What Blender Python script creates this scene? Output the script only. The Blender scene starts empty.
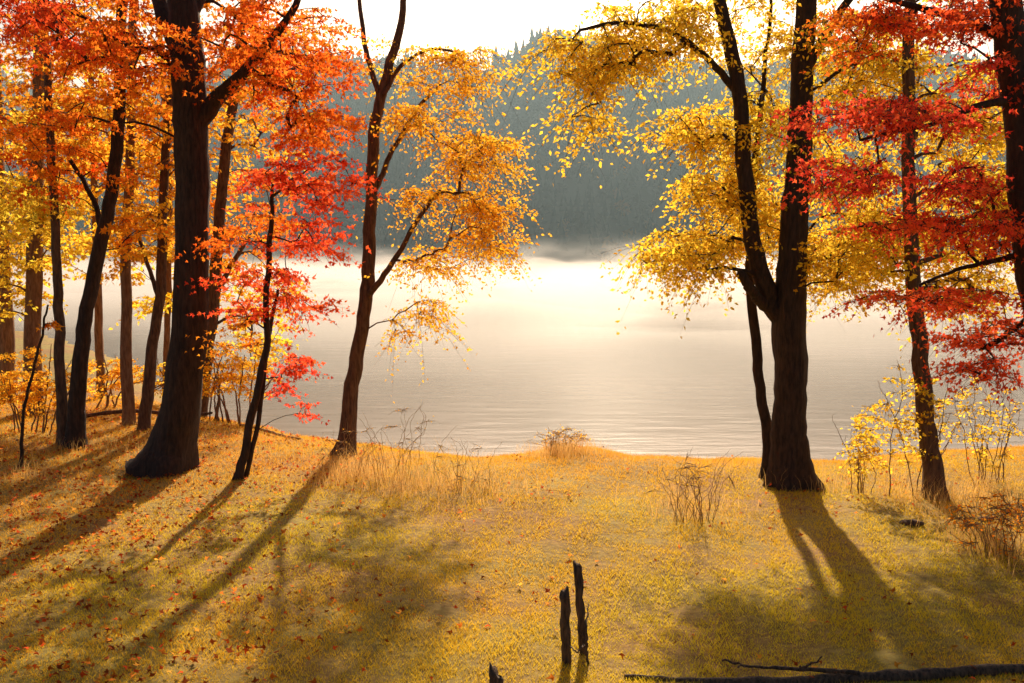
import bpy, math, numpy as np
from mathutils import Vector
rng=np.random.default_rng(11)
F=996.0; H=3.0; pitch=math.atan(86/F)
CAM=np.array([0,0,H]); FW=np.array([0,math.cos(pitch),-math.sin(pitch)]); UP=np.array([0,math.sin(pitch),math.cos(pitch)]); RT=np.array([1.,0,0])
def ray(px,py): return FW+RT*((px-512)/F)+UP*((341.5-py)/F)
def W(px,py,y):
    d=ray(px,py); return CAM+d*(y/d[1])
def G(px,py,z=0.0):
    d=ray(px,py); return CAM+d*((z-H)/d[2])
WL=-0.35
SX=[-400,-60,-20,-12,-9,-6.5,-4,-2,-.6,.2,.8,1.3,1.9,3.2,5,8,14,60,400]; SY=[60,55,42,31,25,20.6,18.4,16.9,16.4,16.5,17.0,17.0,16.5,16.2,16.1,17.0,19.4,34,40]
def shore(x): return np.interp(x,SX,SY)+0.10*np.sin(x*2.1)+0.06*np.sin(x*5.3+1)
def gh(x,y):
    s=shore(x)-y
    b=0.03*np.sin(x*.7+1.3)*np.sin(y*.55+.4)+0.022*np.sin(x*1.9+y*1.1)+0.012*np.sin(x*4.3-y*3.1)
    t=np.clip(s/3.0,0,1); t=t*(2-t)
    return np.where(s>0,WL-0.02+(0.37+b)*t,np.maximum(WL-0.02+s*0.12,-3.0))

# ---------- world, sun, camera
sc=bpy.context.scene
EL=math.radians(28); AZ=math.radians(5)
w=bpy.data.worlds.new("World"); sc.world=w; w.use_nodes=True
nt=w.node_tree; bg=nt.nodes["Background"]; sky=nt.nodes.new("ShaderNodeTexSky"); sky.sky_type='NISHITA'; sky.sun_disc=False
sky.sun_elevation=EL; sky.sun_rotation=AZ; sky.dust_density=4.0; sky.air_density=1.0; sky.ozone_density=1.0
nt.links.new(sky.outputs[0],bg.inputs[0]); bg.inputs[1].default_value=0.095
L=bpy.data.lights.new("sun","SUN"); L.energy=7.0; L.angle=math.radians(0.9); L.color=(1,0.84,0.62)
lo=bpy.data.objects.new("sun",L); sc.collection.objects.link(lo)
sd=Vector((math.sin(AZ)*math.cos(EL),math.cos(AZ)*math.cos(EL),math.sin(EL)))
lo.rotation_euler=sd.to_track_quat('Z','Y').to_euler()
cd=bpy.data.cameras.new("camera"); cam=bpy.data.objects.new("camera",cd); sc.collection.objects.link(cam); sc.camera=cam
cd.sensor_width=36; cd.lens=36*F/1024; cd.clip_end=5000; cd.clip_start=0.05
cam.location=(0,0,H); cam.rotation_euler=(math.pi/2-pitch,0,0)
sc.view_settings.view_transform='Standard'; sc.view_settings.look='None'; sc.view_settings.exposure=0

# ---------- mesh helpers
def mesh(name,V,Fc,nv,mat,col=None,smooth=False,parent=None,kind=None):
    me=bpy.data.meshes.new(name)
    V=np.asarray(V,dtype=np.float32)
    arrs=Fc if isinstance(Fc,list) else [Fc]
    loops=np.concatenate([a.ravel() for a in arrs]).astype(np.int32)
    tot=np.concatenate([np.full(len(a),a.shape[1]) for a in arrs]).astype(np.int32)
    st=np.concatenate([[0],np.cumsum(tot)[:-1]]).astype(np.int32)
    me.vertices.add(len(V)); me.vertices.foreach_set("co",V.ravel())
    me.loops.add(len(loops)); me.loops.foreach_set("vertex_index",loops)
    me.polygons.add(len(tot)); me.polygons.foreach_set("loop_start",st); me.polygons.foreach_set("loop_total",tot)
    if smooth: me.polygons.foreach_set("use_smooth",np.ones(len(tot),dtype=bool))
    me.update(calc_edges=True)
    if col is not None:
        a=me.color_attributes.new("col",'FLOAT_COLOR','POINT')
        c=np.ones((len(V),4),dtype=np.float32); c[:,:3]=col; a.data.foreach_set("color",c.ravel())
    me.materials.append(mat)
    ob=bpy.data.objects.new(name,me); sc.collection.objects.link(ob)
    if parent is not None: ob.parent=parent
    if kind: ob["kind"]=kind
    return ob
def grid_faces(nu,nv,wrap=False):
    i=np.arange(nu-1)[:,None]; j=np.arange(nv if wrap else nv-1)[None,:]
    j2=(j+1)%nv
    return np.stack([i*nv+j,i*nv+j2,(i+1)*nv+j2,(i+1)*nv+j],-1).reshape(-1,4)
def nrm(a): return a/(np.linalg.norm(a,axis=-1,keepdims=True)+1e-9)

# ---------- materials
def newmat(n):
    m=bpy.data.materials.new(n); m.use_nodes=True; t=m.node_tree; t.nodes.clear(); o=t.nodes.new("ShaderNodeOutputMaterial"); return m,t,o
def leafmat(n,tr=0.72,gl=0.03):
    m,t,o=newmat(n); at=t.nodes.new("ShaderNodeAttribute"); at.attribute_name="col"
    d=t.nodes.new("ShaderNodeBsdfDiffuse"); r=t.nodes.new("ShaderNodeBsdfTranslucent"); x=t.nodes.new("ShaderNodeMixShader"); x.inputs[0].default_value=tr
    t.links.new(at.outputs[0],d.inputs[0]); t.links.new(at.outputs[0],r.inputs[0]); t.links.new(d.outputs[0],x.inputs[1]); t.links.new(r.outputs[0],x.inputs[2])
    t.links.new(x.outputs[0],o.inputs[0])
    return m
LEAF=leafmat("leaf",.84); BLADE=leafmat("grass_blade",0.55)
def bark(n,c1,c2,sc_=6):
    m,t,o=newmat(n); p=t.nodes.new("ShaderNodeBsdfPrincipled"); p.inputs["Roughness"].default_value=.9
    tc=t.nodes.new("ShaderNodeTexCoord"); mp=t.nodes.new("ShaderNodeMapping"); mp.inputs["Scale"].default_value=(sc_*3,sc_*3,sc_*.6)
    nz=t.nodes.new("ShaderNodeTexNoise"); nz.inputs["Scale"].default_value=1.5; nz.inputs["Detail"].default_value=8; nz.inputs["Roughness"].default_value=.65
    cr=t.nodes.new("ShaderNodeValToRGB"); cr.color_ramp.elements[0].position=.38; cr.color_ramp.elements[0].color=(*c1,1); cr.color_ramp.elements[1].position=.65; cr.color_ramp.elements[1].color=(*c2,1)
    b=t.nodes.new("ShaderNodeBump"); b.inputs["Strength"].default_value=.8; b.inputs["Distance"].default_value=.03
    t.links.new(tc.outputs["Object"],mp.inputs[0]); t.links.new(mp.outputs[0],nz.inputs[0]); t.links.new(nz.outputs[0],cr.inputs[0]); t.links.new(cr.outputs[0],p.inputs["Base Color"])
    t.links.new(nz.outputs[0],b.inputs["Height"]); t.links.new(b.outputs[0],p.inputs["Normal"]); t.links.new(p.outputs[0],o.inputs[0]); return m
BARK=bark("dark_bark",(0.022,0.011,0.006),(0.072,0.036,0.019)); BARK2=bark("brown_bark",(0.065,0.032,0.017),(0.20,0.10,0.05)); BARK3=bark("pale_hazed_bark",(0.16,0.08,0.04),(0.34,0.19,0.10))  # palest bark: distance haze put into the colour for far trunks; shrubs reuse it
WOOD=bark("weathered_wood",(0.035,0.02,0.012),(0.16,0.09,0.05),9); TWIG=bark("golden_twig",(0.36,0.20,0.06),(0.60,0.36,0.12),9)

# ---------- ground sheet
def axis(lo,hi,fine,flo,fhi,gr=1.18):
    a=list(np.arange(flo,fhi,fine)); s=fine; x=a[-1]
    while x<hi: s*=gr; x+=s; a.append(x)
    s=fine; x=a[0]; b=[]
    while x>lo: s*=gr; x-=s; b.append(x)
    return np.array(b[::-1]+a)
gx=axis(-2500,2500,.14,-13,13); gy=axis(-60,3000,.14,3,26)
X,Y=np.meshgrid(gx,gy); Z=gh(X,Y); Z=np.where(Y>430,-1.0,Z)
Z+=np.where(Z>-.25,.012*np.sin(X*9+Y*5)*np.sin(Y*8-X*3),0)
m,t,o=newmat("meadow_soil")
p=t.nodes.new("ShaderNodeBsdfPrincipled"); p.inputs["Roughness"].default_value=.95
tc=t.nodes.new("ShaderNodeTexCoord")
n1=t.nodes.new("ShaderNodeTexNoise"); n1.inputs["Scale"].default_value=.5; n1.inputs["Detail"].default_value=6
n2=t.nodes.new("ShaderNodeTexNoise"); n2.inputs["Scale"].default_value=14; n2.inputs["Detail"].default_value=8
c1=t.nodes.new("ShaderNodeValToRGB"); c1.color_ramp.elements[0].position=.35; c1.color_ramp.elements[0].color=(.40,.20,.04,1); c1.color_ramp.elements[1].position=.6; c1.color_ramp.elements[1].color=(.40,.29,.04,1)
c2=t.nodes.new("ShaderNodeValToRGB"); c2.color_ramp.elements[0].position=.35; c2.color_ramp.elements[0].color=(.6,.55,.5,1); c2.color_ramp.elements[1].position=.7; c2.color_ramp.elements[1].color=(1.1,1.1,1.1,1)
mx=t.nodes.new("ShaderNodeMixRGB"); mx.blend_type='MULTIPLY'; mx.inputs[0].default_value=1
b=t.nodes.new("ShaderNodeBump"); b.inputs["Strength"].default_value=.4; b.inputs["Distance"].default_value=.03
for n in(n1,n2): t.links.new(tc.outputs["Object"],n.inputs[0])
t.links.new(n1.outputs[0],c1.inputs[0]); t.links.new(n2.outputs[0],c2.inputs[0]); t.links.new(c1.outputs[0],mx.inputs[1]); t.links.new(c2.outputs[0],mx.inputs[2]); t.links.new(mx.outputs[0],p.inputs["Base Color"])
t.links.new(n2.outputs[0],b.inputs["Height"]); t.links.new(b.outputs[0],p.inputs["Normal"]); t.links.new(p.outputs[0],o.inputs[0])
mesh("ground",np.stack([X,Y,Z],-1).reshape(-1,3),grid_faces(len(gy),len(gx)),4,m,smooth=True,kind="structure")

# ---------- lake
m,t,o=newmat("lake_water"); p=t.nodes.new("ShaderNodeBsdfPrincipled"); p.inputs["Base Color"].default_value=(.30,.23,.16,1); p.inputs["Roughness"].default_value=.15; p.inputs["IOR"].default_value=1.33
tc=t.nodes.new("ShaderNodeTexCoord"); mp=t.nodes.new("ShaderNodeMapping"); mp.inputs["Scale"].default_value=(.5,1.7,1)
n1=t.nodes.new("ShaderNodeTexNoise"); n1.inputs["Scale"].default_value=1.3; n1.inputs["Detail"].default_value=4; n1.inputs["Roughness"].default_value=.5
b=t.nodes.new("ShaderNodeBump"); b.inputs["Strength"].default_value=.33; b.inputs["Distance"].default_value=.036
t.links.new(tc.outputs["Object"],mp.inputs[0]); t.links.new(mp.outputs[0],n1.inputs[0]); t.links.new(n1.outputs[0],b.inputs["Height"]); t.links.new(b.outputs[0],p.inputs["Normal"]); t.links.new(p.outputs[0],o.inputs[0])
V=np.array([[-900,10,WL],[900,10,WL],[900,425,WL],[-900,425,WL]]); mesh("lake",V,np.array([[0,1,2,3]]),4,m,kind="structure")

# ---------- hill + forest
def hillz(x,y):
    t=np.clip((y-270-8*np.sin(x*.02))/160,0,1); crest=82+5*np.sin(x*.012+1.0)+3*np.sin(x*.045)+2*np.sin(x*.11)-0.00014*(x-20)**2
    return -1.0+(crest)*t**.85
hx=np.linspace(-700,700,180); hy=np.concatenate([np.linspace(264,435,40),[480,560,700]])
X,Y=np.meshgrid(hx,hy); Z=hillz(X,Y)
m,t,o=newmat("hill_soil"); p=t.nodes.new("ShaderNodeBsdfPrincipled"); p.inputs["Roughness"].default_value=1
n1=t.nodes.new("ShaderNodeTexNoise"); n1.inputs["Scale"].default_value=.1; c1=t.nodes.new("ShaderNodeValToRGB"); c1.color_ramp.elements[0].color=(.015,.025,.018,1); c1.color_ramp.elements[1].color=(.03,.035,.02,1)
tc=t.nodes.new("ShaderNodeTexCoord"); t.links.new(tc.outputs["Object"],n1.inputs[0]); t.links.new(n1.outputs[0],c1.inputs[0]); t.links.new(c1.outputs[0],p.inputs["Base Color"]); t.links.new(p.outputs[0],o.inputs[0])
mesh("hill",np.stack([X,Y,Z],-1).reshape(-1,3),grid_faces(len(hy),len(hx)),4,m,smooth=True,kind="structure")
def forest():
    N=9500; x=rng.uniform(-320,320,N); y=271+8*np.sin(x*.02)+rng.uniform(0,1,N)*164; z=hillz(x,y)
    hh=rng.uniform(6,12,N)*(0.85+.3*np.sin(x*.05+y*.03)); dec=(rng.uniform(size=N)<(.25+.5*(np.sin(x*.03+2+y*.05)>.6)))
    K=5; tiers=4; Vs=[];Fs=[];Cs=[];off=0
    for i in range(N):
        h=hh[i]
        if not dec[i]:
            g=rng.uniform(.85,1.15); c=np.array([.014,.027,.024])*g
            R=h*rng.uniform(.2,.28); th=rng.uniform(0,6.28)+np.arange(K*2)*math.pi/K
            for k in range(tiers):
                f=k/tiers; zb=h*(.1+.8*f); zt=h*min(1.0,.1+.8*f+.34); r=R*(1-f)**.9
                rr=r*np.where(np.arange(K*2)%2==0,1,.6)*rng.uniform(.8,1.15,K*2)
                ring=np.stack([x[i]+rr*np.cos(th),y[i]+rr*np.sin(th),z[i]+zb-rr*.25+0*th],1)
                Vs.append(ring); Vs.append([[x[i],y[i],z[i]+zt]]); a=np.arange(K*2)
                Fs.append(np.stack([off+a,off+(a+1)%(K*2),np.full(K*2,off+K*2)],1)); off+=K*2+1
                Cs.append(np.tile(c,(K*2+1,1)))
        else:
            h*=.8; c=np.array([[.20,.12,.04],[.03,.04,.025],[.022,.034,.024],[.22,.11,.04]])[rng.choice(4,p=[.14,.4,.36,.10])]*rng.uniform(.5,1)
            n=44; u=nrm(rng.normal(size=(n,3)))*rng.uniform(.6,1,(n,1))*np.array([h*.34,h*.34,h*.42]); ctr=np.array([x[i],y[i],z[i]+h*.5])
            s=h*.12; q=rng.normal(size=(n,3,3))*s; tri=(ctr+u)[:,None,:]+q
            Vs.append(tri.reshape(-1,3)); Fs.append(off+np.arange(n*3).reshape(n,3)); off+=n*3; Cs.append(np.tile(c,(n*3,1)))
    ob=mesh("hillside_forest",np.vstack(Vs),np.vstack(Fs),3,FM,col=np.vstack(Cs),kind="stuff")
    ob["label"]="dark misty conifer forest covering the far hillside"; ob["category"]="forest"
FM=leafmat("forest_foliage",.05)
forest()

# ---------- haze / mist volumes
def volmat(n,dens,g,col):
    m,t,o=newmat(n); v=t.nodes.new("ShaderNodeVolumeScatter"); v.inputs["Density"].default_value=dens; v.inputs["Anisotropy"].default_value=g; v.inputs["Color"].default_value=(*col,1)
    t.links.new(v.outputs[0],o.inputs["Volume"]); return m
def box(name,x0,x1,y0,y1,z0,z1,mat):
    V=np.array([[x0,y0,z0],[x1,y0,z0],[x1,y1,z0],[x0,y1,z0],[x0,y0,z1],[x1,y0,z1],[x1,y1,z1],[x0,y1,z1]])
    Fc=np.array([[3,2,1,0],[4,5,6,7],[0,1,5,4],[1,2,6,5],[2,3,7,6],[3,0,4,7]]); return mesh(name,V,Fc,4,mat,kind="structure")
box("haze_air",-420,420,120,440,WL+.03,112,volmat("haze",.0022,.25,(.38,.54,.62)))
def mist(name,y1,zt,amp,dens,ramp,seed,g=.5):
    r=np.random.default_rng(seed); mxs=np.linspace(-260,260,300); q=np.concatenate([np.linspace(0,.25,50)**1.0,np.linspace(.26,1,60)])
    X=np.tile(mxs,(len(q),1)); Y0=shore(X)+.8; Y=Y0+(y1-Y0)*q[:,None]; nz=np.zeros_like(X)
    for k in range(14):
        fx=r.uniform(.04,.5); fy=r.uniform(.03,.22); nz+=np.sin(X*fx+r.uniform(0,6)+2*np.sin(Y*fy*.7+r.uniform(0,6)))*np.sin(Y*fy+r.uniform(0,6))*(.12/fx)**.5
    nz/=3.0
    e=np.clip((Y-Y0)/ramp,0,1)*np.clip((y1-Y)/20,0,1); e=e*e*(3-2*e)
    T=WL+.06+np.maximum(0.05,(zt+amp*nz*np.clip((Y-Y0)/50,.3,1)))*e; B=np.full_like(T,WL+.02)
    T=np.maximum(T,B+.02)
    nu,nv=X.shape; top=np.stack([X,Y,T],-1).reshape(-1,3); bot=np.stack([X,Y,B],-1).reshape(-1,3); n=nu*nv
    ft=grid_faces(nu,nv); fb=ft[:,::-1]+n
    idx=np.arange(n).reshape(nu,nv); loop=np.concatenate([idx[0,:],idx[1:,-1],idx[-1,-2::-1],idx[-2:0:-1,0]])
    l2=np.roll(loop,-1); side=np.stack([l2,loop,loop+n,l2+n],1)
    mesh(name,np.vstack([top,bot]),np.vstack([ft,fb,side]),4,volmat(name,dens,g,(1,.96,.91)),smooth=False,kind="structure")
mist("lake_mist",255,0.85,1.9,.026,16,3)
def soft_mist(name,c,h,dens,g,col,nscale):
    m,t,o=newmat(name); v=t.nodes.new("ShaderNodeVolumeScatter"); v.inputs["Anisotropy"].default_value=g; v.inputs["Color"].default_value=(*col,1)
    tc=t.nodes.new("ShaderNodeTexCoord"); sx=t.nodes.new("ShaderNodeSeparateXYZ"); t.links.new(tc.outputs["Object"],sx.inputs[0])
    def M(op,a,b=None,cl=False):
        n=t.nodes.new("ShaderNodeMath"); n.operation=op; n.use_clamp=cl
        for i,q in enumerate((a,b)):
            if q is None: continue
            if isinstance(q,(int,float)): n.inputs[i].default_value=q
            else: t.links.new(q,n.inputs[i])
        return n.outputs[0]
    mp=t.nodes.new("ShaderNodeMapping"); mp.inputs["Scale"].default_value=nscale; nz=t.nodes.new("ShaderNodeTexNoise"); nz.inputs["Scale"].default_value=1; nz.inputs["Detail"].default_value=3
    t.links.new(tc.outputs["Object"],mp.inputs[0]); t.links.new(mp.outputs[0],nz.inputs[0])
    up=M('MULTIPLY',M('ADD',sx.outputs[2],1.0),.5)
    nn=M('MULTIPLY',M('SUBTRACT',M('SUBTRACT',nz.outputs[0],.38),M('MULTIPLY',up,.22)),7.0,True)
    f=M('POWER',M('SUBTRACT',1.0,up,True),2.0)
    ey=M('SUBTRACT',1.0,M('POWER',M('ABSOLUTE',sx.outputs[1]),2.0),True); d=M('MULTIPLY',M('MULTIPLY',M('MULTIPLY',f,ey),nn),dens)
    t.links.new(d,v.inputs["Density"]); t.links.new(v.outputs[0],o.inputs["Volume"])
    ob=box(name,-1,1,-1,1,-1,1,m); ob.location=c; ob.scale=h
soft_mist("shore_mist",(0,150,WL+3.55),(200,60,3.5),.045,.68,(1,1,1),(17,3,1.0))

# ---------- trees
def catmull(P,n):
    P=np.asarray(P,float); Q=np.vstack([2*P[0]-P[1],P,2*P[-1]-P[-2]]); out=[]
    for i in range(1,len(Q)-2):
        t=np.linspace(0,1,n,endpoint=False)[:,None]; a,b,c,d=Q[i-1],Q[i],Q[i+1],Q[i+2]
        out.append(.5*((2*b)+(c-a)*t+(2*a-5*b+4*c-d)*t**2+(-a+3*b-3*c+d)*t**3))
    out.append(P[-1:]); return np.vstack(out)
def tube(P,R,k,base=False,seed=0,gz=0):
    n=len(P); T=nrm(np.gradient(P,axis=0)); U=np.zeros_like(P); u=np.array([1.,0,0]) if abs(T[0,0])<.9 else np.array([0,1.,0])
    for i in range(n):
        u=u-T[i]*u.dot(T[i]); u/=np.linalg.norm(u)+1e-9; U[i]=u
    Vv=np.cross(T,U); th=np.arange(k)*2*math.pi/k
    RR=np.repeat(R[:,None],k,1)
    if base:
        z=(P[:,2]-gz)[:,None]; r=np.random.default_rng(seed); ph=r.uniform(0,6,3); fl=max(R[0]*.7,.01); am=.3 if R[0]>.15 else .2
        RR=RR*(1+am*np.exp(-np.maximum(z,0)/fl)*(1+.8*np.cos(4*th+ph[0])[None,:]+.5*np.cos(7*th+ph[2])[None,:])+.07*np.cos(3*th+ph[1]+z*1.3)+.05*np.cos(5*th+ph[2]-z*2.1))
    V=P[:,None,:]+RR[:,:,None]*(U[:,None,:]*np.cos(th)[None,:,None]+Vv[:,None,:]*np.sin(th)[None,:,None])
    V=np.vstack([V.reshape(-1,3),P[-1:]+T[-1]*R[-1]*.5]); f=grid_faces(n,k,True); a=np.arange(k)+(n-1)*k
    cap=np.stack([a,(n-1)*k+(np.arange(k)+1)%k,np.full(k,n*k)],1)
    return V,f,cap
LOBE=np.array([[0,0,0],[.28,-.5,.02],[.42,-.16,.05],[1.0,0,-.08],[.42,.16,.05],[.28,.5,.02]])
LOBEF=np.array([[0,1,2],[0,2,3],[0,3,4],[0,4,5]])
OVAL=np.array([[0,0,0],[.45,-.28,.06],[1,0,-.04],[.45,.28,.06]]); OVALF=np.array([[0,1,2],[0,2,3]])
def leaves(pos,dirv,size,cols,kind,tilt,r):
    n=len(pos); N=nrm(np.stack([r.normal(0,tilt,n),r.normal(0,tilt,n),np.ones(n)],1))
    Xd=dirv+r.normal(0,.35,(n,3)); Xd-=N*(Xd*N).sum(1,keepdims=True); Xd=nrm(Xd); Yd=np.cross(N,Xd)
    T,Fc=(LOBE,LOBEF) if kind=='lobe' else (OVAL,OVALF)
    s=size*r.uniform(.65,1.25,n); V=pos[:,None,:]+s[:,None,None]*(Xd[:,None,:]*T[None,:,0:1]+Yd[:,None,:]*T[None,:,1:2]+N[:,None,:]*T[None,:,2:3])
    k=len(T); f=(np.arange(n)*k)[:,None,None]+Fc[None]; return V.reshape(-1,3),f.reshape(-1,3),np.repeat(cols,k,axis=0)
PAL={'orange':[(.98,.34,.02),(.98,.40,.03),(.98,.27,.02),(.98,.46,.03)],
 'redorange':[(.98,.20,.02),(.98,.27,.02),(.97,.15,.02),(.98,.34,.03)],
 'red':[(.97,.12,.04),(.97,.15,.04),(.95,.09,.035),(.98,.22,.04)],
 'crimson':[(.96,.09,.05),(.92,.07,.04),(.97,.12,.05),(.97,.18,.04)],
 'deepred':[(.90,.10,.03),(.96,.16,.03),(.90,.12,.03)],
 'amber':[(.98,.56,.04),(.98,.62,.05),(.98,.50,.03),(.98,.45,.03)],
 'yellow':[(.98,.74,.07),(.98,.78,.08),(.98,.67,.05),(.96,.73,.07)],
 'gold':[(.98,.68,.05),(.98,.72,.06),(.98,.60,.04),(.97,.66,.06)],
 'olive':[(.95,.72,.06),(.96,.68,.06),(.88,.70,.06),(.97,.62,.05)]}
def build_tree(name,label,cat,stems,regions,pal,seed,y0=None,mat=None,lsize=.085,lper=60,kind='lobe',spray=.45,tilt=1.7,droop=.25,wdef=.005,group=None,dens=.8,rmin=.003,bare=()):
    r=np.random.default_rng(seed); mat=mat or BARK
    b=stems[0][0]; base=G(b[0],b[1]); 
    if y0 is None: y0=base[1]
    e=bpy.data.objects.new(name,None); sc.collection.objects.link(e); 
    origin=np.array(W(b[0],b[1],y0)); origin[2]=float(gh(np.array(origin[0]),np.array(origin[1]))); e.location=origin; e["label"]=label; e["category"]=cat
    if group: e["group"]=group
    nodes=[];par=[];rad=[];isst=[]; Vs=[];F4=[];F3=[];off=0; pen=[]
    def add(V,f,c):
        nonlocal off
        Vs.append(V); F4.append(f+off); F3.append(c+off); off+=len(V)
    for si,st in enumerate(stems):
        P=[];R=[]
        for q in st:
            dy=q[3] if len(q)>3 else 0
            P.append(W(q[0],q[1],y0+dy)); R.append(q[2]/2/F*(y0+dy))
        P=np.array(P); 
        onground=abs(P[0][2]-origin[2])<.35
        if onground: P[0][2]=origin[2]-.12
        PR=catmull(np.hstack([P,np.array(R)[:,None]]),7); P=PR[:,:3]; R=np.maximum(PR[:,3],rmin)
        jit=np.cumsum(r.normal(0,.010,(len(P),3)),axis=0); jit-=np.linspace(0,1,len(P))[:,None]*jit[-1]; P=P+jit*np.array([1,1,.3])
        add(*tube(P,R,16 if R[0]>.05 else 6,base=onground,seed=seed+si,gz=origin[2]))
        i0=len(nodes)
        for i in range(len(P)): nodes.append(P[i]); par.append(i0+i-1 if i else -1); rad.append(R[i]); isst.append(True); pen.append(50. if si in bare else 0.)
    tips=[];outs=[];tcol=[];chains=[]
    pts=[]
    for g in regions:
        cx,cy,rx,ry,dy,rd,n=g[:7]; pl=g[7] if len(g)>7 else pal; n=max(1,int(n*dens))
        u=nrm(r.normal(size=(n,3)))*r.uniform(0,1,(n,1))**.42
        for a in u: pts.append((W(cx+a[0]*rx,cy+a[1]*ry,y0+dy+a[2]*rd),pl))
    NA=np.array(nodes); d0=[np.min(np.linalg.norm(NA-p[0],axis=1)) for p in pts]; order=np.argsort(d0)
    zmin=origin[2]+.15*(NA[:,2].max()-origin[2])
    for oi in order:
        p,pl=pts[oi]
        NA=np.array(nodes); hd=np.linalg.norm(NA[:,:2]-p[:2],axis=1); dist=np.linalg.norm(NA-p,axis=1)
        cost=dist+.7*np.abs(NA[:,2]+.45*hd-p[2])+np.where(NA[:,2]<zmin,3,0)+np.array(pen)
        j=int(np.argmin(cost)); a=NA[j]; ln=np.linalg.norm(p-a); k=max(3,int(ln/.3)+2); t=np.linspace(0,1,k)[:,None]
        c=(a+p)/2+np.array([0,0,.16*ln])+r.normal(0,.07*ln,3)
        B=(1-t)**2*a+2*t*(1-t)*c+t*t*p; B[1:-1]+=r.normal(0,.018,(k-2,3))*min(1,ln)
        prev=j; ch=[j]
        for i in range(1,k):
            nodes.append(B[i]); par.append(prev); rad.append(0); isst.append(False); pen.append(0.); prev=len(nodes)-1; ch.append(prev)
        chains.append(ch); tips.append(prev); o_=B[-1]-B[-2]; outs.append(o_); tcol.append(pl)
    cnt=np.zeros(len(nodes))
    for tp in tips:
        q=tp
        while q>=0 and not isst[q]: cnt[q]+=1; q=par[q]
    for ch in chains:
        a=ch[0]; P=np.array([nodes[i] for i in ch]); R=wdef*np.maximum(cnt[ch],1)**.5
        R[0]=R[1]*1.15
        if isst[a]: R=np.minimum(R,max(rad[a]*.75,.004))
        R=R*np.linspace(1.15,.8,len(R)); add(*tube(P,R,5))
    if tips and lper>0:
        C=np.array([nodes[i] for i in tips]); O=np.array(outs); O[:,2]*=.3; O=nrm(O+r.normal(0,.25,O.shape)*np.array([1,1,.3])*.3); S=nrm(np.cross(O,np.array([0,0,1.]))); n=len(C)
        K=6; ang=r.uniform(-1.5,1.5,(n,K)); ang[:,0]=0; ln=spray*r.uniform(.5,1.25,(n,K)); st0=r.uniform(-.7,.1,(n,K))*spray
        start=C[:,None,:]+O[:,None,:]*st0[...,None]*.6
        D=O[:,None,:]*np.cos(ang)[...,None]+S[:,None,:]*np.sin(ang)[...,None]; D[...,2]+=r.normal(0,.16,(n,K))
        dr=droop*r.uniform(.2,1.6,(n,K))
        tt=np.array([0,.5,1.]); TP=start[:,:,None,:]+D[:,:,None,:]*(ln[...,None]*tt)[...,None]; TP[...,2]-=(dr*ln)[...,None]*tt**2
        th=np.arange(3)*2.094; off3=np.stack([np.cos(th),np.sin(th)*.7,np.sin(th)*.7],1); rr=np.array([.0035,.0028,.0012])
        TV=TP[:,:,:,None,:]+off3[None,None,None]*rr[None,None,:,None,None]; m_=n*K; TV=TV.reshape(m_*9,3)
        bf=grid_faces(3,3,True); f=((np.arange(m_)*9)[:,None,None]+bf[None]).reshape(-1,4); Vs.append(TV); F4.append(f+off); off+=len(TV)
        per=max(1,lper//K); t=r.uniform(.05,1.08,(n,K,per)); side=r.choice([-1,1],(n,K,per))
        pos=start[:,:,None,:]+D[:,:,None,:]*(ln[...,None]*t)[...,None]; pos[...,2]-=(dr*ln)[...,None]*t**2
        PD=np.stack([-D[...,1],D[...,0],0*D[...,0]],-1)
        pos+=PD[:,:,None,:]*(r.normal(0,.05,t.shape))[...,None]+r.normal(0,.012,pos.shape)
        ld=D[:,:,None,:]*.7+PD[:,:,None,:]*side[...,None]*.7; ld[...,2]-=.35
        keep=r.uniform(size=(n,K))<.9
        colb=np.zeros((n,K,per,3))
        for i in range(n):
            pc=np.array(PAL[tcol[i]]); c0=pc[r.integers(len(pc))]; ix=r.integers(len(pc),size=(K,per)); mixv=.5
            colb[i]=(c0*mixv+pc[ix]*(1-mixv))*r.uniform(.94,1.03)
        colb*=r.uniform(.92,1.04,(n,K,per,1)); colb[...,1]*=r.uniform(.9,1.07,(n,K,per))
        kk=np.repeat(keep[...,None],per,2).ravel()
        V,f,c=leaves(pos.reshape(-1,3)[kk],ld.reshape(-1,3)[kk],lsize,colb.reshape(-1,3)[kk],kind,tilt,r)
        V=V-origin
        mesh("crown",V,f,3,LEAF,col=np.clip(c,0,.99),parent=e)
    mesh("trunk",np.vstack(Vs)-origin,[np.vstack(F4),np.vstack(F3)],4,mat,smooth=True,parent=e)
    return e

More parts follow.
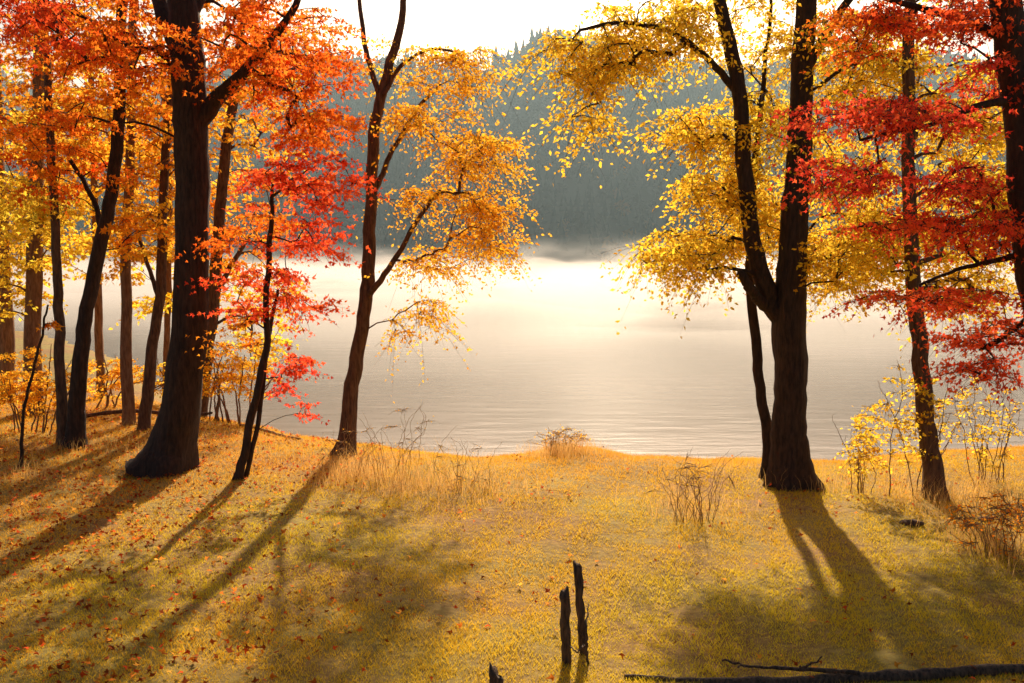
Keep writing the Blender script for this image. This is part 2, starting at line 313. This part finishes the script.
build_tree("maple_tree","large dark maple with flared roots and orange-red leaves","tree",
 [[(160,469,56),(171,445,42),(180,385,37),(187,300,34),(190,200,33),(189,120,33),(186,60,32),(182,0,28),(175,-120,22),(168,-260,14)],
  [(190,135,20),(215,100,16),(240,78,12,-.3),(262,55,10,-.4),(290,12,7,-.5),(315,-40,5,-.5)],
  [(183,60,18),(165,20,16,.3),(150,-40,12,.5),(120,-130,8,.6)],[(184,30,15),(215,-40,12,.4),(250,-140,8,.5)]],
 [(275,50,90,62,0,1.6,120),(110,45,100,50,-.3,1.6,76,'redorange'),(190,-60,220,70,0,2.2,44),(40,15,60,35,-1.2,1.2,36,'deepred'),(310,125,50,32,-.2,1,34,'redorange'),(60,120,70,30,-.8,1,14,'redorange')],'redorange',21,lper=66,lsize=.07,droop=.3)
build_tree("young_maple_tree","slim young red maple with two bowed stems","tree",
 [[(236,479,9),(250,430,8),(262,370,7),(268,300,6),(271,230,5),(273,185,3)],[(240,474,5,.1),(258,420,5,.1),(267,350,5,.1),(278,290,3,.1)]],
 [(300,190,66,38,0,.9,52),(245,230,50,36,0,.8,16,'redorange'),(310,238,48,28,0,.8,24),(265,290,62,30,0,.8,24),(300,300,35,30,0,.6,12),(290,385,28,32,.1,.5,14,'crimson'),(240,330,25,25,0,.6,5,'orange')],'red',22,lsize=.064,lper=60,spray=.42,wdef=.0035)
build_tree("birch_tree","slender shore tree with arching branches and amber leaves","tree",
 [[(345,451,21),(350,410,16),(360,350,14),(369,290,13),(373,220,12),(376,150,11),(383,95,10),(394,45,8),(402,0,6),(410,-80,4)],
  [(368,296,7),(385,278,6,-.2),(405,245,5,-.3),(425,210,4,-.4),(440,190,3,-.4)],[(374,190,6),(392,150,5,.2),(415,110,4,.3),(440,85,3,.3)],[(381,100,6),(365,50,5,.2),(360,0,4,.3),(352,-60,3,.3)],[(384,95,5),(405,65,4),(430,50,3),(460,52,2)]],
 [(445,55,45,14,0,.9,18),(455,82,50,10,0,.9,14),(425,115,55,16,0,1,22),(475,142,50,12,0,1,22),(485,165,45,12,0,1,16),(445,198,60,14,0,1,22),(495,205,34,20,0,.7,18),(480,240,36,22,0,.7,18),(430,258,45,16,0,.8,14),(425,315,28,20,0,.6,9),(395,60,25,40,0,.8,8),(400,330,14,14,0,.4,3)],'amber',23,lsize=.06,lper=84,spray=.55,droop=.65,kind='oval',mat=BARK2,dens=1.1,wdef=.0032)
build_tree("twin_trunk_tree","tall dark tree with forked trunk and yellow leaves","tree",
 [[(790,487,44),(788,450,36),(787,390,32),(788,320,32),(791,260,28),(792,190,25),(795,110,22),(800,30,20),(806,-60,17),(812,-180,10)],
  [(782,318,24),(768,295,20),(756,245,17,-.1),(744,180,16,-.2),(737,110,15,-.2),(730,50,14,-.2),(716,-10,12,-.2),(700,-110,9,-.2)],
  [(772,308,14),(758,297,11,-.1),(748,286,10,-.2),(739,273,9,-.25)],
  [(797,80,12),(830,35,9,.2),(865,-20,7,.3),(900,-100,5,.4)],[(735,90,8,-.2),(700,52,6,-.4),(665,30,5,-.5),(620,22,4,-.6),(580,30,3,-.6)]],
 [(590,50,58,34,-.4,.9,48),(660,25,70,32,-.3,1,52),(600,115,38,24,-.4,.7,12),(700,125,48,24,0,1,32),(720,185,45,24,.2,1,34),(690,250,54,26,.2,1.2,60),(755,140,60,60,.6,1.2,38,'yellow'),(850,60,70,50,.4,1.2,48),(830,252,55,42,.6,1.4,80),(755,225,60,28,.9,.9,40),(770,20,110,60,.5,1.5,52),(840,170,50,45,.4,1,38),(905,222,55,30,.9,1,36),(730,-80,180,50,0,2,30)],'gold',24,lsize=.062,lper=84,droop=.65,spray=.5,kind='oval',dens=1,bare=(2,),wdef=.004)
build_tree("slender_tree","thin dark trunk leaning against a larger tree","tree",
 [[(768,484,14),(764,430,11),(756,370,10),(750,300,9),(747,220,8),(754,140,6),(764,60,4),(772,-10,3)]],
 [(752,120,40,40,.2,.6,12),(745,190,30,25,.1,.5,8)],'gold',25,y0=13.3,lsize=.06,lper=72,kind='oval',droop=.4)
build_tree("alder_tree","straight slender brown tree with golden leaves","tree",
 [[(936,494,24),(929,440,18),(922,370,16),(915,290,15),(911,200,13),(909,110,12),(908,30,11),(906,-60,9),(905,-160,5)]],
 [(965,110,75,60,.8,1.2,72,'gold'),(985,190,60,50,.8,1.2,60,'gold'),(890,60,60,60,.8,1,36),(875,240,40,40,.6,1,28,'yellow'),(965,270,50,45,.8,1,40,'gold'),(930,-60,120,60,.5,1.6,26)],'gold',26,mat=BARK2,kind='oval',droop=.6,dens=1,lsize=.064,lper=78,spray=.5)
build_tree("red_maple_tree","thick dark leaning maple with crimson sprays of leaves","tree",
 [[(1120,640,66),(1090,520,54),(1062,400,46),(1040,290,42),(1026,180,36),(1016,90,32),(1008,10,30),(994,-90,26),(974,-220,20)],
  [(1018,100,10),(985,104,8,-.2),(950,118,6,-.3),(910,128,4,-.4),(860,140,3,-.4)],[(1036,250,9),(1000,262,6,.1),(960,270,4,.2),(920,285,3,.2)],[(1008,40,12),(960,20,8,.2),(910,5,6,.3),(860,-10,4,.3)],[(1045,310,8),(1010,330,6,.2),(980,350,4,.3)]],
 [(885,115,105,18,-.3,1,56),(845,175,60,18,-.4,.7,24),(965,182,65,20,-.1,1,28),(985,228,58,26,0,1,36,'red'),(905,222,60,12,0,.9,18,'red'),(940,298,80,14,.1,1,32,'red'),(990,335,55,16,.2,.9,26,'red'),(985,368,50,12,.2,.9,16,'red'),(950,15,90,32,.1,1,64,'deepred'),(860,30,55,28,.2,.8,26,'redorange'),(1000,75,50,30,.2,.9,22,'crimson'),(960,-60,110,40,.2,1,20)],'crimson',27,y0=9.2,lsize=.050,lper=48,spray=.38,wdef=.0026,dens=.95,droop=.35)

GR="trees of the lakeside grove"
build_tree("maple_tree","slim curved dark tree in the lakeside grove","tree",[[(73,447,20),(80,390,16),(88,320,14),(104,240,13),(117,160,12),(122,80,11),(126,0,9),(130,-100,5)],[(104,240,6),(90,200,5,.2),(70,160,4,.3)]],
 [(110,90,70,60,0,1.5,36),(60,170,60,40,0,1.2,20,'redorange'),(130,210,35,50,.3,1,10),(100,-30,100,50,0,1.5,16)],'orange',31,mat=BARK,group=GR)
build_tree("maple_tree","thin upright dark tree in the lakeside grove","tree",[[(62,445,12),(58,370,10),(54,280,9),(50,180,8),(47,90,7),(44,0,5)]],
 [(40,130,50,50,0,1.2,30,'orange'),(30,220,45,45,.2,1,20,'olive'),(70,30,70,50,0,1.2,20,'orange')],'orange',32,group=GR,mat=BARK2)
build_tree("maple_tree","sturdy brown trunk with yellow-green leaves","tree",[[(33,412,19),(32,340,16),(33,260,15),(35,170,14),(38,80,12),(40,-40,9)]],
 [(25,220,60,60,0,2,80,'olive'),(20,100,80,70,0,2,60,'gold'),(60,0,90,60,0,2,24,'orange'),(0,290,30,30,0,1,16,'olive')],'olive',33,mat=BARK3,lsize=.09,kind='oval',spray=.55,group=GR)
build_tree("maple_tree","straight brown trunk under orange foliage","tree",[[(129,424,13),(126,350,11),(127,260,10),(129,160,9),(132,40,8),(134,-60,6)]],
 [(120,110,70,80,0,2,70,'amber'),(150,220,45,45,0,1.5,40,'amber'),(120,-10,100,60,0,2,24,'orange')],'orange',34,mat=BARK3,lsize=.09,kind='oval',spray=.55,group=GR)
build_tree("maple_tree","slightly leaning brown tree in the lakeside grove","tree",[[(143,431,13),(150,370,11),(160,300,10),(166,210,9),(172,110,8),(180,0,7)],[(160,300,5),(146,260,4,.2),(135,220,3,.2)]],
 [(165,130,60,70,0,1.8,46,'orange'),(140,250,40,30,0,1.3,16,'amber'),(200,40,70,60,0,1.8,24,'orange')],'orange',35,mat=BARK2,lsize=.08,kind='oval',spray=.5,group=GR)
build_tree("maple_tree","brown tree with orange leaves near the water","tree",[[(199,412,14),(207,360,12),(214,300,12),(220,220,11),(228,140,10),(238,60,8),(250,-40,6)],[(214,300,6),(232,262,5,.2),(250,235,3,.3)]],
 [(250,110,60,70,1,1.6,60,'amber'),(270,50,80,60,1,1.8,40,'orange'),(250,210,50,45,1,1.5,36,'orange'),(245,285,50,35,1,1.3,34,'amber'),(255,340,40,25,1,1,18,'gold')],'orange',36,mat=BARK2,lsize=.09,kind='oval',spray=.5,group=GR)
build_tree("maple_tree","distant hazy tree with amber crown in the grove","tree",[[(5,398,16),(6,330,14),(2,240,12),(-4,130,10),(-6,20,7)]],
 [(-10,170,90,90,0,2.5,80,'amber'),(0,50,120,70,0,2.5,40,'orange'),(0,280,50,30,0,2,20,'gold')],'amber',37,mat=BARK3,lsize=.11,kind='oval',spray=.6,group=GR)
build_tree("maple_tree","far slender tree with amber crown in the grove","tree",[[(100,396,9),(98,330,8),(94,240,7),(92,130,6),(90,20,5)]],
 [(90,150,75,80,0,2.5,70,'amber'),(90,250,55,30,0,1.5,28,'gold'),(100,30,90,60,0,2.5,30,'orange')],'amber',38,mat=BARK3,lsize=.11,kind='oval',spray=.6,group=GR)
build_tree("maple_tree","far thin tree with gold crown in the grove","tree",[[(165,400,7),(168,330,6),(170,240,6),(166,130,5),(160,20,4)]],
 [(175,275,50,40,0,2,28,'gold'),(180,180,60,60,0,2,44,'amber')],'gold',40,mat=BARK3,lsize=.11,kind='oval',spray=.6,group=GR)
build_tree("sapling","bare thin bent sapling at the grove edge","tree",[[(20,471,4.5),(24,420,3.5),(33,370,3),(44,325,2.5),(48,305,2)]],[(50,315,14,14,0,.3,3,'orange')],'orange',39,lper=18,spray=.2)

# shrubs
def shrub(name,label,px,py,w_,h_,n,leafn,pal,seed,lper=30,lsize=.05,mat=None,wd=2.0,group=None,kind='oval'):
    r=np.random.default_rng(seed); st=[]
    for i in range(n):
        a=r.uniform(-1,1); q=r.uniform(.45,1.05); dy=r.uniform(-.3,.3); b=r.normal(0,w_*.14)
        st.append([(px+a*w_*.12+b,py+r.uniform(-2,2),wd*r.uniform(.7,1.2)),(px+a*w_*.22+b+r.normal(0,2),py-h_*q*.4,wd*.75,dy*.5),(px+a*w_*.36+b+r.normal(0,3),py-h_*q*.75,wd*.55,dy),(px+a*w_*.45+b+r.normal(0,5),py-h_*q,wd*.3,dy*1.3)])
    return build_tree(name,label,"shrub",st,[(px,py-h_*.55,w_*.5,h_*.42,0,.4,leafn)] if leafn else [],pal,seed,lper=lper,lsize=lsize,spray=.16,kind=kind,wdef=.0013,mat=mat or BARK2,rmin=.0010,dens=1,group=group)
shrub("shrub","yellow leafy young shrub beside the lake",905,492,110,135,8,70,'gold',41,lper=24,lsize=.052,wd=1.3,mat=BARK3)
shrub("shrub","thin golden shrub at the meadow edge",985,485,80,110,12,50,'gold',42,lper=20,wd=1.1,mat=BARK3)
shrub("shrub","small golden shrub beside a tree",862,490,40,80,8,22,'gold',43,wd=1.0,mat=BARK3)
shrub("shrub","bare twiggy shrub with few dry leaves",692,522,80,74,26,14,'amber',44,lper=6,lsize=.025,wd=.7,mat=BARK3)
shrub("shrub","russet tangled shrub at the meadow edge",1000,560,110,70,30,60,'orange',45,lper=12,lsize=.035,wd=.8,mat=BARK3)
shrub("shrub","glowing orange bush near the water",30,432,90,90,10,100,'amber',46,lper=40,lsize=.055,mat=BARK3)
shrub("shrub","glowing amber bush below the grove",232,415,100,75,12,90,'amber',47,lper=40,lsize=.06,mat=BARK3)
shrub("shrub","dense amber bush between tree trunks",110,405,110,50,12,70,'amber',51,lper=40,lsize=.06,mat=BARK3)
shrub("shrub","amber leafy bush by the water",170,402,70,45,10,40,'gold',52,lper=40,lsize=.06,mat=BARK3)
shrub("shrub","bare dry shrub in golden grass",395,480,80,78,18,10,'amber',48,lper=6,lsize=.025,wd=.6,mat=TWIG)
shrub("shrub","dry upright shrub in golden grass",462,492,80,54,14,8,'amber',49,lper=6,lsize=.025,wd=.6,mat=TWIG)
shrub("shrub","dry golden reeds in meadow grass",350,476,60,50,12,8,'amber',53,lper=6,lsize=.025,wd=.6,mat=TWIG)
shrub("shrub","low dry bush on the shoreline",562,450,54,24,24,30,'amber',50,lper=12,lsize=.03,wd=.7,mat=TWIG)

# ---------- grass
def vis_pts(n,y0,y1,pw,mx=1.1):
    y=(y0**pw+rng.uniform(0,1,n)*(y1**pw-y0**pw))**(1/pw); x=rng.uniform(-1,1,n)*(y*.514*mx+.5); return x,y
def vnoise(x,y,s,seed):
    r=np.random.default_rng(seed); o=np.zeros_like(x)
    for k in range(7):
        a=r.uniform(0,6.28); f=s*r.uniform(.5,1.8); o+=np.sin((x*math.cos(a)+y*math.sin(a))*f+r.uniform(0,6.28))
    return o/3.2
def blades(name,x,y,h,wd,lean,cols,kindname="stuff",seg=1):
    n=len(x); z=gh(x,y)-.005; a=rng.uniform(0,6.28,n); dx=np.cos(a)*wd; dy_=np.sin(a)*wd; b=rng.uniform(0,6.28,n); lx=np.cos(b)*lean*h; ly=np.sin(b)*lean*h
    if seg==1:
        V=np.stack([np.stack([x-dx,y-dy_,z],1),np.stack([x+dx,y+dy_,z],1),np.stack([x+lx,y+ly,z+h],1)],1).reshape(-1,3); f=np.arange(n*3).reshape(n,3); k=3
    else:
        V=np.stack([np.stack([x-dx,y-dy_,z],1),np.stack([x+dx,y+dy_,z],1),np.stack([x+lx*.35+dx*.7,y+ly*.35+dy_*.7,z+h*.6],1),np.stack([x+lx*.35-dx*.7,y+ly*.35-dy_*.7,z+h*.6],1),np.stack([x+lx*1.1,y+ly*1.1,z+h*.97],1)],1).reshape(-1,3)
        q=(np.arange(n)*5)[:,None]; f=np.vstack([q+np.array([0,1,2]),q+np.array([0,2,3]),q+np.array([3,2,4])]); k=5
    ob=mesh(name,V,f,3,BLADE,col=np.repeat(cols,k,axis=0),kind=kindname); return ob
x,y=vis_pts(440000,6.2,21,.6); s=shore(x)-y; k=(s>.2); x=x[k];y=y[k]
nz=vnoise(x,y,1.3,1); n2=vnoise(x,y,5,2)
h=rng.uniform(.018,.042,len(x))*(1+.3*n2)+np.clip((y-12)/5,0,1)*rng.uniform(0,.05,len(x))
f=np.clip(.80+.35*nz-np.clip((-x-2.8)/5,0,.8)-np.clip((y-11.8)/4,0,.75),0,1)[:,None]
c=np.array([.97,.52,.05])*(1-f)+np.array([.88,.66,.045])*f; c=c*rng.uniform(.88,1.02,(len(x),1)); c[:,0]*=rng.uniform(.96,1.02,len(x))
g=blades("meadow_grass",x,y,np.maximum(h,.012),rng.uniform(.0025,.0048,len(x)),.7,np.clip(c,0,.97)); g["label"]="short golden green meadow grass on the lake bank"; g["category"]="grass"
cl=[(380,478,70,700,.38),(440,488,85,900,.30),(500,497,50,300,.20),(340,470,40,300,.28),(562,450,34,1300,.24),(610,454,50,500,.10),(690,512,50,350,.28),(690,505,60,250,.2),(830,485,80,400,.26),(930,500,70,500,.32),(1000,500,60,500,.36),(990,550,50,600,.30),(60,450,120,700,.2),(250,440,120,500,.15),(160,430,120,500,.18),(720,470,90,300,.12),(300,455,80,300,.16),(20,480,60,300,.2),(480,456,120,400,.10),(700,456,150,500,.10)]
X_=[];Y_=[];H_=[]
for (a,b_,w_,n,hh) in cl:
    p=G(a,b_); sx=w_/F*p[1]*.5; X_.append(rng.normal(p[0],sx,n)); Y_.append(rng.normal(p[1],.45,n)); H_.append(hh*rng.uniform(.4,1.4,n))
x=np.concatenate(X_);y=np.concatenate(Y_);h=np.concatenate(H_); k=(shore(x)-y>.1); x=x[k];y=y[k];h=h[k]
c=np.array([.97,.60,.19])*rng.uniform(.7,1.0,(len(x),1)); g=blades("tall_dry_grass",x,y,h,rng.uniform(.0012,.0025,len(x)),.45,c,seg=2); g["label"]="tall dry golden grass tufts along the shore"; g["category"]="grass"
x,y=vis_pts(22000,6,20,.8); dl=np.clip(.02+1.0*np.clip((-x-1.0)/4,0,1)+.15*vnoise(x,y,1.5,9),0.01,1); k=(rng.uniform(size=len(x))<dl)&(shore(x)-y>.3); x=x[k];y=y[k]
pos=np.stack([x,y,gh(x,y)+rng.uniform(.02,.06,len(x))],1); pc=np.array([(.80,.12,.03),(.88,.28,.04),(.50,.12,.03),(.85,.40,.06),(.36,.09,.03)]); c=pc[rng.integers(5,size=len(x))]*rng.uniform(.6,1.1,(len(x),1))
V,f,c=leaves(pos,rng.normal(size=(len(x),3)),.058,np.clip(c,0,.95),'lobe',.7,rng); ob=mesh("fallen_leaves",V,f,3,LEAF,col=c,kind="stuff"); ob["label"]="scattered red and brown fallen leaves on grass"; ob["category"]="leaves"

# ---------- fence posts, log, twigs
def post(label,b,tp_,wpx,seed,y0=None):
    r=np.random.default_rng(seed); B=G(*b); yy=B[1]; T=W(tp_[0],tp_[1],yy); R=wpx/2/F*yy; B=B.copy(); B[2]=float(gh(np.array(B[0]),np.array(B[1])))-.1
    n=14;k=12; P=B+(T-B)*np.linspace(0,1,n)[:,None]+r.normal(0,.003,(n,3)); RR=R*(1+.1*r.normal(size=n)); th=np.arange(k)*2*math.pi/k
    prof=1+.15*np.cos(2*th+1)+.12*r.normal(size=k); V=np.stack([P[:,0:1]+RR[:,None]*prof*np.cos(th),P[:,1:2]+RR[:,None]*prof*np.sin(th),P[:,2:3]+0*th[None]],-1)
    V[-1,:,2]+=R*.9*np.cos(th+r.uniform(0,6))+r.normal(0,R*.4,k); V=V.reshape(-1,3); cen=P[-1:]-np.array([[0,0,R*.2]]); a=np.arange(k)+(n-1)*k
    f3=np.stack([a,(n-1)*k+(np.arange(k)+1)%k,np.full(k,n*k)],1); V=np.vstack([V,cen]); o=P[0]+[0,0,.1]
    ob=mesh("fence_post",V-o,[grid_faces(n,k,True),f3],4,WOOD,parent=None); ob.location=o; ob["label"]=label; ob["category"]="post"; return ob
post("short weathered wooden fence post with chipped top",(567,660),(564,591),9,1)
post("leaning thin dark wooden fence post",(584,650),(577,565),7,2)
post("low broken wooden stump post in grass",(496,700),(496,672),13,3)
def stick(name,label,cat,pts,seed,mat=WOOD,k=10,branches=[]):
    r=np.random.default_rng(seed)
    V_,F4,F3,off=[],[],[],0
    o=None
    for br in [pts]+branches:
        P=[];R=[]
        for (px,py,wpx,lift) in br:
            p=G(px,py,lift); p[2]=lift+float(gh(np.array(p[0]),np.array(p[1]))); P.append(p); R.append(wpx/2/F*p[1])
        Q=catmull(np.hstack([np.array(P),np.array(R)[:,None]]),8); Pp=Q[:,:3]+r.normal(0,.004,(len(Q),3)); Rr=Q[:,3]*(1+.1*r.normal(size=len(Q)))
        if o is None: o=Pp[0].copy()
        V,f,c=tube(Pp,Rr,k); V_.append(V-o); F4.append(f+off); F3.append(c+off); off+=len(V)
    ob=mesh(name,np.vstack(V_),[np.vstack(F4),np.vstack(F3)],4,mat,smooth=True); ob.location=o; ob["label"]=label; ob["category"]=cat
stick("fallen_log","long dark fallen log lying in the grass","log",[(625,675,5,.01),(700,677,9,.01),(800,678,12,.02),(900,677,13,.02),(1000,675,13,.02),(1080,677,11,.02)],5)
stick("fallen_branch","thin crooked fallen branch resting on a log","branch",[(722,654,2,.06),(750,660,3,.05),(790,664,4,.06),(830,669,5,.09),(860,672,5,.1)],6,k=7,branches=[[(750,660,2,.05),(738,660,1.5,.09)],[(800,665,3,.07),(815,660,2,.13),(822,655,1.5,.16)]])
stick("fallen_branch","thin forked twig standing beside a post","branch",[(588,664,2.5,-.02),(587,640,2.2,.14),(586,622,2,.26),(588,600,1.5,.36)],16,k=6,branches=[[(587,640,1.8,.14),(581,630,1.5,.22),(578,622,1.2,.27)]])
stick("fallen_log","old log lying among the grove trees","log",[(85,413,4,.1),(130,411,4,.12),(180,413,4,.1),(212,411,3,.2)],7,mat=BARK2)
stick("fallen_log","weathered driftwood log near the water","log",[(240,418,2.5,.05),(265,424,3,.05),(285,429,3,.04),(300,433,2.5,.04)],8,mat=TWIG)
stick("wire","loose rusty wire hooked between two posts","wire",[(568,640,1.5,.12),(576,650,1.5,.2),(582,645,1.5,.22),(584,640,1.5,.10)],9,k=5)
def rock(px,py,s,seed):
    r=np.random.default_rng(seed); nu,nv=9,14; ph=np.linspace(0.02,math.pi-.02,nu); th=np.arange(nv)*2*math.pi/nv; d=np.stack([np.sin(ph)[:,None]*np.cos(th),np.sin(ph)[:,None]*np.sin(th),np.cos(ph)[:,None]+0*th],-1)
    rr=s*(1+.18*np.sin(d@r.normal(0,2.5,3)+1)+.12*np.sin(d@r.normal(0,5,3))); V=(d*rr[...,None]*np.array([1.3,1,.55])).reshape(-1,3); p=G(px,py); p[2]=float(gh(np.array(p[0]),np.array(p[1])))+s*.1
    ob=mesh("stone",V,grid_faces(nu,nv,True),4,BARK2,smooth=True); ob.location=p; ob["label"]="small mossy brown stone lying in meadow grass"; ob["category"]="stone"; ob["group"]="stones in the meadow"
rock(912,526,.09,1); rock(985,520,.07,2)
